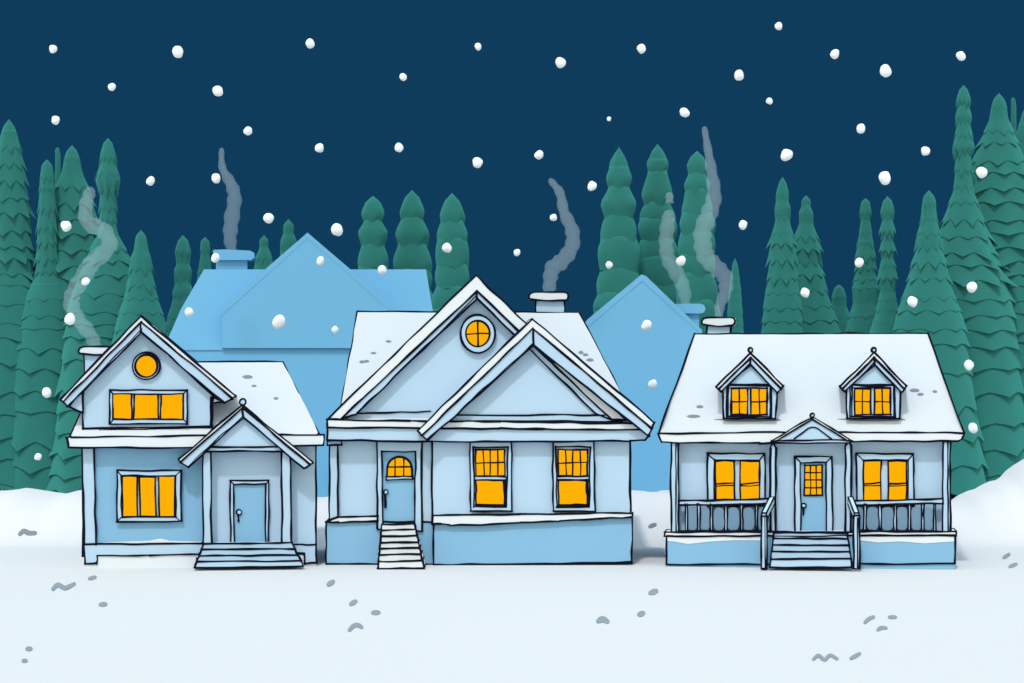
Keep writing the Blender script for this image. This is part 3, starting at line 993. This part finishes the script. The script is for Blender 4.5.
def distant_wood():
    mb = MB()
    rr = random.Random(77)
    for row, Y in enumerate((47.0, 51.0, 55.0)):
        x = -70.0
        while x < 70:
            px = CX + x * F / (Y + 80)
            topy = interp([(-400, 290), (0, 285), (30, 296), (60, 300), (120, 300), (150, 322), (190, 338), (560, 345), (760, 352), (860, 338), (940, 325), (980, 290), (1030, 270), (1400, 270)], px) + rr.uniform(0, 14)
            zt = CAM.z + (CY - topy) * (Y + 80) / F
            rx = rr.uniform(1.5, 2.2)
            mb.lump((x, Y, zt / 2 - .5), rx, rx, zt / 2 + .5, 'pine', rr.randrange(9999), 0.16, 3)
            x += rx * 1.1
    o = mb.build('distant_woods')
    o['kind'] = 'stuff'
    o['label'] = 'mass of dark green woodland closing the gaps behind the pines'
distant_wood()

for px, yt, Y, lab in ((57.3, 147.5, 38, 'thin bare dead trunk rising between two pines on the left'), (1013, 97.5, 38.5, 'thin bare dead trunk rising between two pines at the right edge')):
    p0 = world_pt(px, 330, Y)
    s = (Y + 80) / F
    gz = ground_z(p0.x, Y) - 0.1
    mb = MB()
    zt = CAM.z + (CY - yt) * s - gz
    mb.tube3([Vector((0, 0, -.2)), Vector((0.02, 0, zt * .6)), Vector((0.03, 0, zt - .35)), Vector((0, 0, zt - .1)), Vector((0, 0, zt))], [0.26, 0.19, 0.125, 0.1, 0.03], 'pine', 10)
    o = mb.build('bare_trunk')
    o.location = (p0.x, Y, gz)
    tag(o, lab, 'tree')

# ------------------------------------------------------------------ chimney smoke
def smoke(path, Y, label, extra=None):
    pts = [world_pt(x, y, Y) for x, y, r in path]
    s = (Y + 80) / F
    o0 = pts[-1].copy()
    def sample(path, pts):
        out, rad = [], []
        n = len(pts)
        for i in range(n - 1):
            p0, p1, p2, p3 = pts[max(0, i - 1)], pts[i], pts[i + 1], pts[min(n - 1, i + 2)]
            for q in range(6):
                u = q / 6
                out.append(0.5 * ((2 * p1) + (p2 - p0) * u + (2 * p0 - 5 * p1 + 4 * p2 - p3) * u * u + (3 * p1 - p0 - 3 * p2 + p3) * u ** 3) - o0)
                rad.append((path[i][2] + (path[i + 1][2] - path[i][2]) * u) * s * (1 + 0.11 * math.sin(i * 2.3 + q * 1.5)))
        out.append(pts[-1] - o0); rad.append(path[-1][2] * s)
        # rounded top
        d = (out[0] - out[1]).normalized()
        r0 = rad[0]
        cap = [(0.97, 0.12), (0.8, 0.55), (0.45, 0.88)]
        return [out[0] + d * r0 * c for c, f in cap] + out, [r0 * f for c, f in cap] + rad
    mb = MB()
    a, b = sample(path, pts)
    mb.tube3(a, b, 'smoke', 14)
    if extra:
        p2 = [world_pt(x, y, Y) for x, y, r in extra]
        a, b = sample(extra, p2)
        mb.tube3(a, b, 'smoke', 14)
    o = mb.build('smoke_plume')
    o.location = o0
    tag(o, label, 'smoke', 'smoke rising from the chimneys')

smoke([(90,192,5.5),(86,206,7),(88,222,8),(104,231,8),(109,246,8),(93,262,8.5),(86,272,8.5),(75,290,8),(71,302,8),(77,318,7.5),(90,334,7),(96,347,6)], 5.0, 'long snaking smoke from the left house\'s chimney')
smoke([(221.5,150,2.4),(222.5,168,3.6),(231,184,6),(234.5,198,7),(231.5,220,7.6),(230,238,6.8),(232,251,4.6)], 22.5, 'thin smoke from the far wide house\'s chimney')
smoke([(551,181,3),(560,193,4.5),(564,212,5.5),(572,230,7),(572,246,7.2),(563,260,8),(553,268,8),(550,280,7),(549,294,5.5)], 4.6, 'hooked smoke from the middle house\'s chimney')
smoke([(669,216,6.5),(667,230,7.4),(666,246,7),(669,260,7.4),(678,276,7.4),(684,290,7),(685.5,305,4.2)], 21.3, 'short smoke with a loose puff from the far narrow house\'s chimney', [(669.5,196,4),(669.5,203,4)])
smoke([(704.5,129,2.8),(708,150,4),(712,175,6),(714,197,7.5),(709,214,8.5),(703,230,9),(703,246,9),(707,258,9),(717,268,8.5),(725,278,8),(725,292,6.5),(720,306,5),(718.5,320,4)], 4.8, 'tallest smoke, climbing from the right house\'s chimney')

# ------------------------------------------------------------------ snowflakes in the air
FLAKES = [
 (53,49,4,'top left corner flake, alone in the dark sky'),
 (112,87,4,'small oval flake in dark sky over the slim left pine'),
 (178,52,6,'big flake high in the dark sky between left corner and rooftop smoke'),
 (218,91,5.5,'big lumpy flake above the far wide house\'s smoke'),
 (55.5,120,4.3,'flat wide flake just above the bare pole on the left'),
 (248,131,4.3,'round flake above and right of the thin rooftop smoke'),
 (150.5,181,4.4,'flake in open sky right of the slim left pine'),
 (216,178,4.6,'flake touching the thin smoke over the far wide house'),
 (66,226,5.4,'flake in front of the left wood, left of the snaking smoke'),
 (268.5,218,5.2,'flake just above the tiny pine tips by the far wide house'),
 (215.5,258,4.4,'flake in front of the far wide house\'s chimney'),
 (310,43.5,4.8,'tall oval flake at top, left of picture centre'),
 (403,77,3.8,'small flake above the group of three equal pines'),
 (478,46.5,3.6,'small tilted flake at top, near picture centre'),
 (319.5,148,4.6,'flake in open sky high over the far wide house\'s gable'),
 (399,147.5,4.2,'flake close above the three equal pines'),
 (477.5,162.5,5.2,'large flake in open sky above the middle house\'s peak'),
 (337,230,5.8,'large oval flake right of the far wide house\'s gable peak'),
 (447,248,4.8,'flake in front of the rightmost of three equal pines'),
 (382,270,4.8,'flake on the right roof ridge of the far wide house'),
 (320.5,261,4.2,'flake on the far wide house\'s gable, close under its peak'),
 (189,312,4.4,'flake on the far wide house\'s sloping left roof end'),
 (279,322,6.6,'largest flake before the far wide house'),
 (335,329.5,3.4,'smallest flake before the far wide house, near the middle house'),
 (70,319,5.8,'flake overlapping the lower bend of the snaking smoke'),
 (85.5,281.5,4,'small flake on the middle of the snaking smoke'),
 (560.5,62.5,5.6,'large flake high in the sky above the hooked smoke'),
 (641.5,48.5,4.3,'flake high above the three tall pines'),
 (778.5,26,3.8,'flake nearest the top edge of the picture'),
 (739,75.5,5.2,'oval flake in open sky above the tallest smoke, to its right'),
 (835,54,4.7,'upright oval flake high over the right house'),
 (885.5,71,5.8,'large tilted flake high up, left of the tallest right pine'),
 (961,56,4.8,'lumpy flake just above the tallest slim pine of the right wood'),
 (769.5,101,3.4,'tiny flake above the pair of pines behind the right house'),
 (684.5,112.5,4.9,'lumpy flake between tall pines and the top of the tallest smoke'),
 (609,119,2.3,'tiniest flake of all, above the leftmost tall pine'),
 (539,155,4.4,'flake above and left of the hooked smoke\'s tip'),
 (786.5,155,6,'large lumpy flake right above the pair of pines'),
 (861,128.5,4.9,'tall oval flake above the slim pines behind the right dormer'),
 (592,186,4.5,'flake between the hooked smoke and the tall pines'),
 (553.5,217.5,3.8,'small flake left of the hooked smoke\'s middle'),
 (517,252.5,3.6,'small flake close above the middle house\'s right roof slope'),
 (609,265,3.7,'small flake on the leftmost tall pine, near the hooked smoke'),
 (743,225,4.2,'flake in the dark gap right of the tallest smoke'),
 (681,261,5,'flake between the short smoke and the tallest smoke'),
 (859,262.5,4.4,'flake on the left side of a slim pine behind the right dormer'),
 (885,178,6.2,'largest flake on the right, above the ragged narrow pine'),
 (925.5,151,4.7,'round flake in the sky left of the tallest slim right pine'),
 (981.5,172.5,5.5,'flake in front of the tall right wood, upper part'),
 (972,287,5.5,'flake in front of the right wood, halfway down'),
 (912.5,301.5,5,'flake at the foot of the medium pine of the right wood'),
 (805,292.5,4.4,'flake in front of the wider pine of the pair'),
 (646.5,325.5,5.4,'flake in front of the far narrow house\'s gable'),
 (46.5,392.5,5,'flake left of the left house\'s attic roof'),
 (38,457,3.8,'lowest flake on the left, beside the left house\'s eave'),
 (652.5,384.5,4.6,'flake between the middle house\'s roof and the right house'),
 (969,365,4.8,'flake right of the right house\'s roof'),
 (973,428,4.9,'lowest flake on the right, beside the right house\'s eave'),
]
for i, (x, y, r, lab) in enumerate(FLAKES):
    rr = random.Random(500 + i)
    Y = rr.uniform(9.5, 12.5)
    if (x, y) in ((70, 319), (85.5, 281.5)):
        Y = 3.2
    if (x < 60 or x > 960) and y > 350:
        Y = 21.0 + rr.uniform(0, 1)
    s = (Y + 80) / F
    mb = MB()
    mb.lump((0, 0, 0), r * s * rr.uniform(.92, 1.02), r * s * .9, r * s * rr.uniform(.98, 1.12), 'flake', 900 + i, 0.09, 3)
    o = mb.build('snowflake')
    o.location = world_pt(x, y, Y)
    o.rotation_euler = (0, rr.uniform(-.4, .4), 0)
    tag(o, 'white ' + lab if len(lab.split()) < 16 else lab, 'snowflake', 'falling snowflakes')

# ------------------------------------------------------------------ grey prints in the snow
def ground_at(px, py):
    """where the line of sight through a point of the elevation meets the snow"""
    v = Vector(((px - CX) / F, 1, (CY - py) / F))
    tlo = 30.0
    for q in range(4000):
        tq = 30 + q * 0.03
        p = CAM + v * tq
        if p.z <= ground_z(p.x, p.y):
            return p
    return CAM + v * (CAM.z / -v.z)

PRINTS = [   # centre lines in picture points, half width, label
 ([(20,534.5),(24,531.6),(29,533.6),(35,533.4)], 2.6, 'long wavy grey print at the far left, beside the left house'),
 ([(53,589.5),(58,585.2),(65,588.5),(74,584.4)], 2.3, 'wide wavy grey print in the snow below the left house\'s corner'),
 ([(89.5,579),(95,577.6)], 2.0, 'small grey print just under the left house\'s left foot'),
 ([(100.5,605),(105.5,604.6)], 2.3, 'lone oval grey print below the left house\'s window'),
 ([(27.4,649.4),(30.6,649.2)], 2.4, 'upper of two dot-like grey prints in the lower left corner'),
 ([(23.4,661.4),(25.8,661.2)], 2.2, 'lower of two dot-like grey prints in the lower left corner'),
 ([(328.5,585),(333,582)], 2.5, 'slanting grey print by the middle house\'s left corner'),
 ([(351,604.5),(355.5,601.8)], 2.4, 'slanting grey print below the middle house\'s steps'),
 ([(373,613.2),(378.5,612.8)], 2.4, 'flat oval grey print right of the slanting one below the middle steps'),
 ([(349.5,630.5),(353.5,626.4),(358,625.6),(361.5,627.6)], 2.2, 'curved arch-like grey print, lowest below the middle house'),
 ([(650,527),(655,525)], 2.2, 'grey print in the gap between the middle and right houses'),
 ([(650.5,593.4),(656,591.4)], 2.8, 'slanting grey print below the right house\'s left corner'),
 ([(639.5,615),(643,613.6)], 2.8, 'small round grey print below the gap between two houses'),
 ([(598.5,621.4),(602.5,619.6),(607,621.8)], 3.0, 'thick curved grey print below the middle house\'s right end'),
 ([(865,623),(868.5,619.6),(873.5,617.4)], 1.9, 'curved grey print, left one of three below the right veranda'),
 ([(889.5,617.6),(895.5,617.6)], 1.9, 'short flat grey print, right one of three below the right veranda'),
 ([(878,630.4),(881,628.4),(886,628.4)], 1.9, 'grey print, lowest of three below the right veranda'),
 ([(813.5,659.8),(818.5,656),(824.5,660.4),(830,655.8),(837,659.4)], 1.8, 'double-arched grey print near the bottom edge, below the right house'),
 ([(851,659),(859.5,654.2)], 1.9, 'slanting grey print beside the double-arched one'),
 ([(1004,558),(1009,554.6)], 1.8, 'upper grey print of a pair at the right edge'),
 ([(1010,567),(1016,564.6)], 1.9, 'lower grey print of a pair at the right edge'),
]
for i, (cl, hw, lab) in enumerate(PRINTS):
    rr = random.Random(40 + i)
    c0 = (sum(p[0] for p in cl) / len(cl), sum(p[1] for p in cl) / len(cl))
    o0 = ground_at(*c0)
    # outline of the brushed track: walk the line out one side and back the other
    dense = []
    n = len(cl)
    for q in range(n - 1):
        p0, p1, p2, p3 = cl[max(0, q - 1)], cl[q], cl[q + 1], cl[min(n - 1, q + 2)]
        for u in (0, .2, .4, .6, .8):
            f = lambda a, b, c, d: 0.5 * (2 * b + (c - a) * u + (2 * a - 5 * b + 4 * c - d) * u * u + (3 * b - a - 3 * c + d) * u ** 3)
            dense.append((f(p0[0], p1[0], p2[0], p3[0]), f(p0[1], p1[1], p2[1], p3[1])))
    dense.append(cl[-1])
    mb = MB()
    left, right = [], []
    m = len(dense)
    for q, p in enumerate(dense):
        a_, b_ = dense[max(0, q - 1)], dense[min(m - 1, q + 1)]
        tx, ty = b_[0] - a_[0], b_[1] - a_[1]
        L = math.hypot(tx, ty) or 1
        nx, ny = -ty / L, tx / L
        u = q / (m - 1)
        wv = hw * (0.8 + 0.2 * math.sin(u * math.pi)) * rr.uniform(.94, 1.06)
        left.append((p[0] + nx * wv, p[1] + ny * wv))
        right.append((p[0] - nx * wv, p[1] - ny * wv))
    def capp(p, q_, w_, s_):
        tx, ty = q_[0] - p[0], q_[1] - p[1]
        L = math.hypot(tx, ty) or 1
        tx, ty = tx / L, ty / L
        return [(q_[0] + w_ * (tx * math.sin(t_) + s_ * -ty * math.cos(t_)), q_[1] + w_ * (ty * math.sin(t_) + s_ * tx * math.cos(t_))) for t_ in (R(35), R(75), R(105), R(145))]
    capE = capp(dense[-2], dense[-1], hw * .82, 1)
    capS = capp(dense[1], dense[0], hw * .82, 1)
    outline = left + capE + right[::-1] + capS
    top = []
    for x, y in outline:
        p = ground_at(x, y)
        top.append(Vector((p.x - o0.x, p.y - o0.y, p.z - o0.z + 0.018)))
    mb.solid(top, [q - Vector((0, 0, 0.04)) for q in top], 'print')
    o = mb.build('snow_print')
    o.location = o0
    tag(o, lab, 'snow print', 'grey prints in the snow')
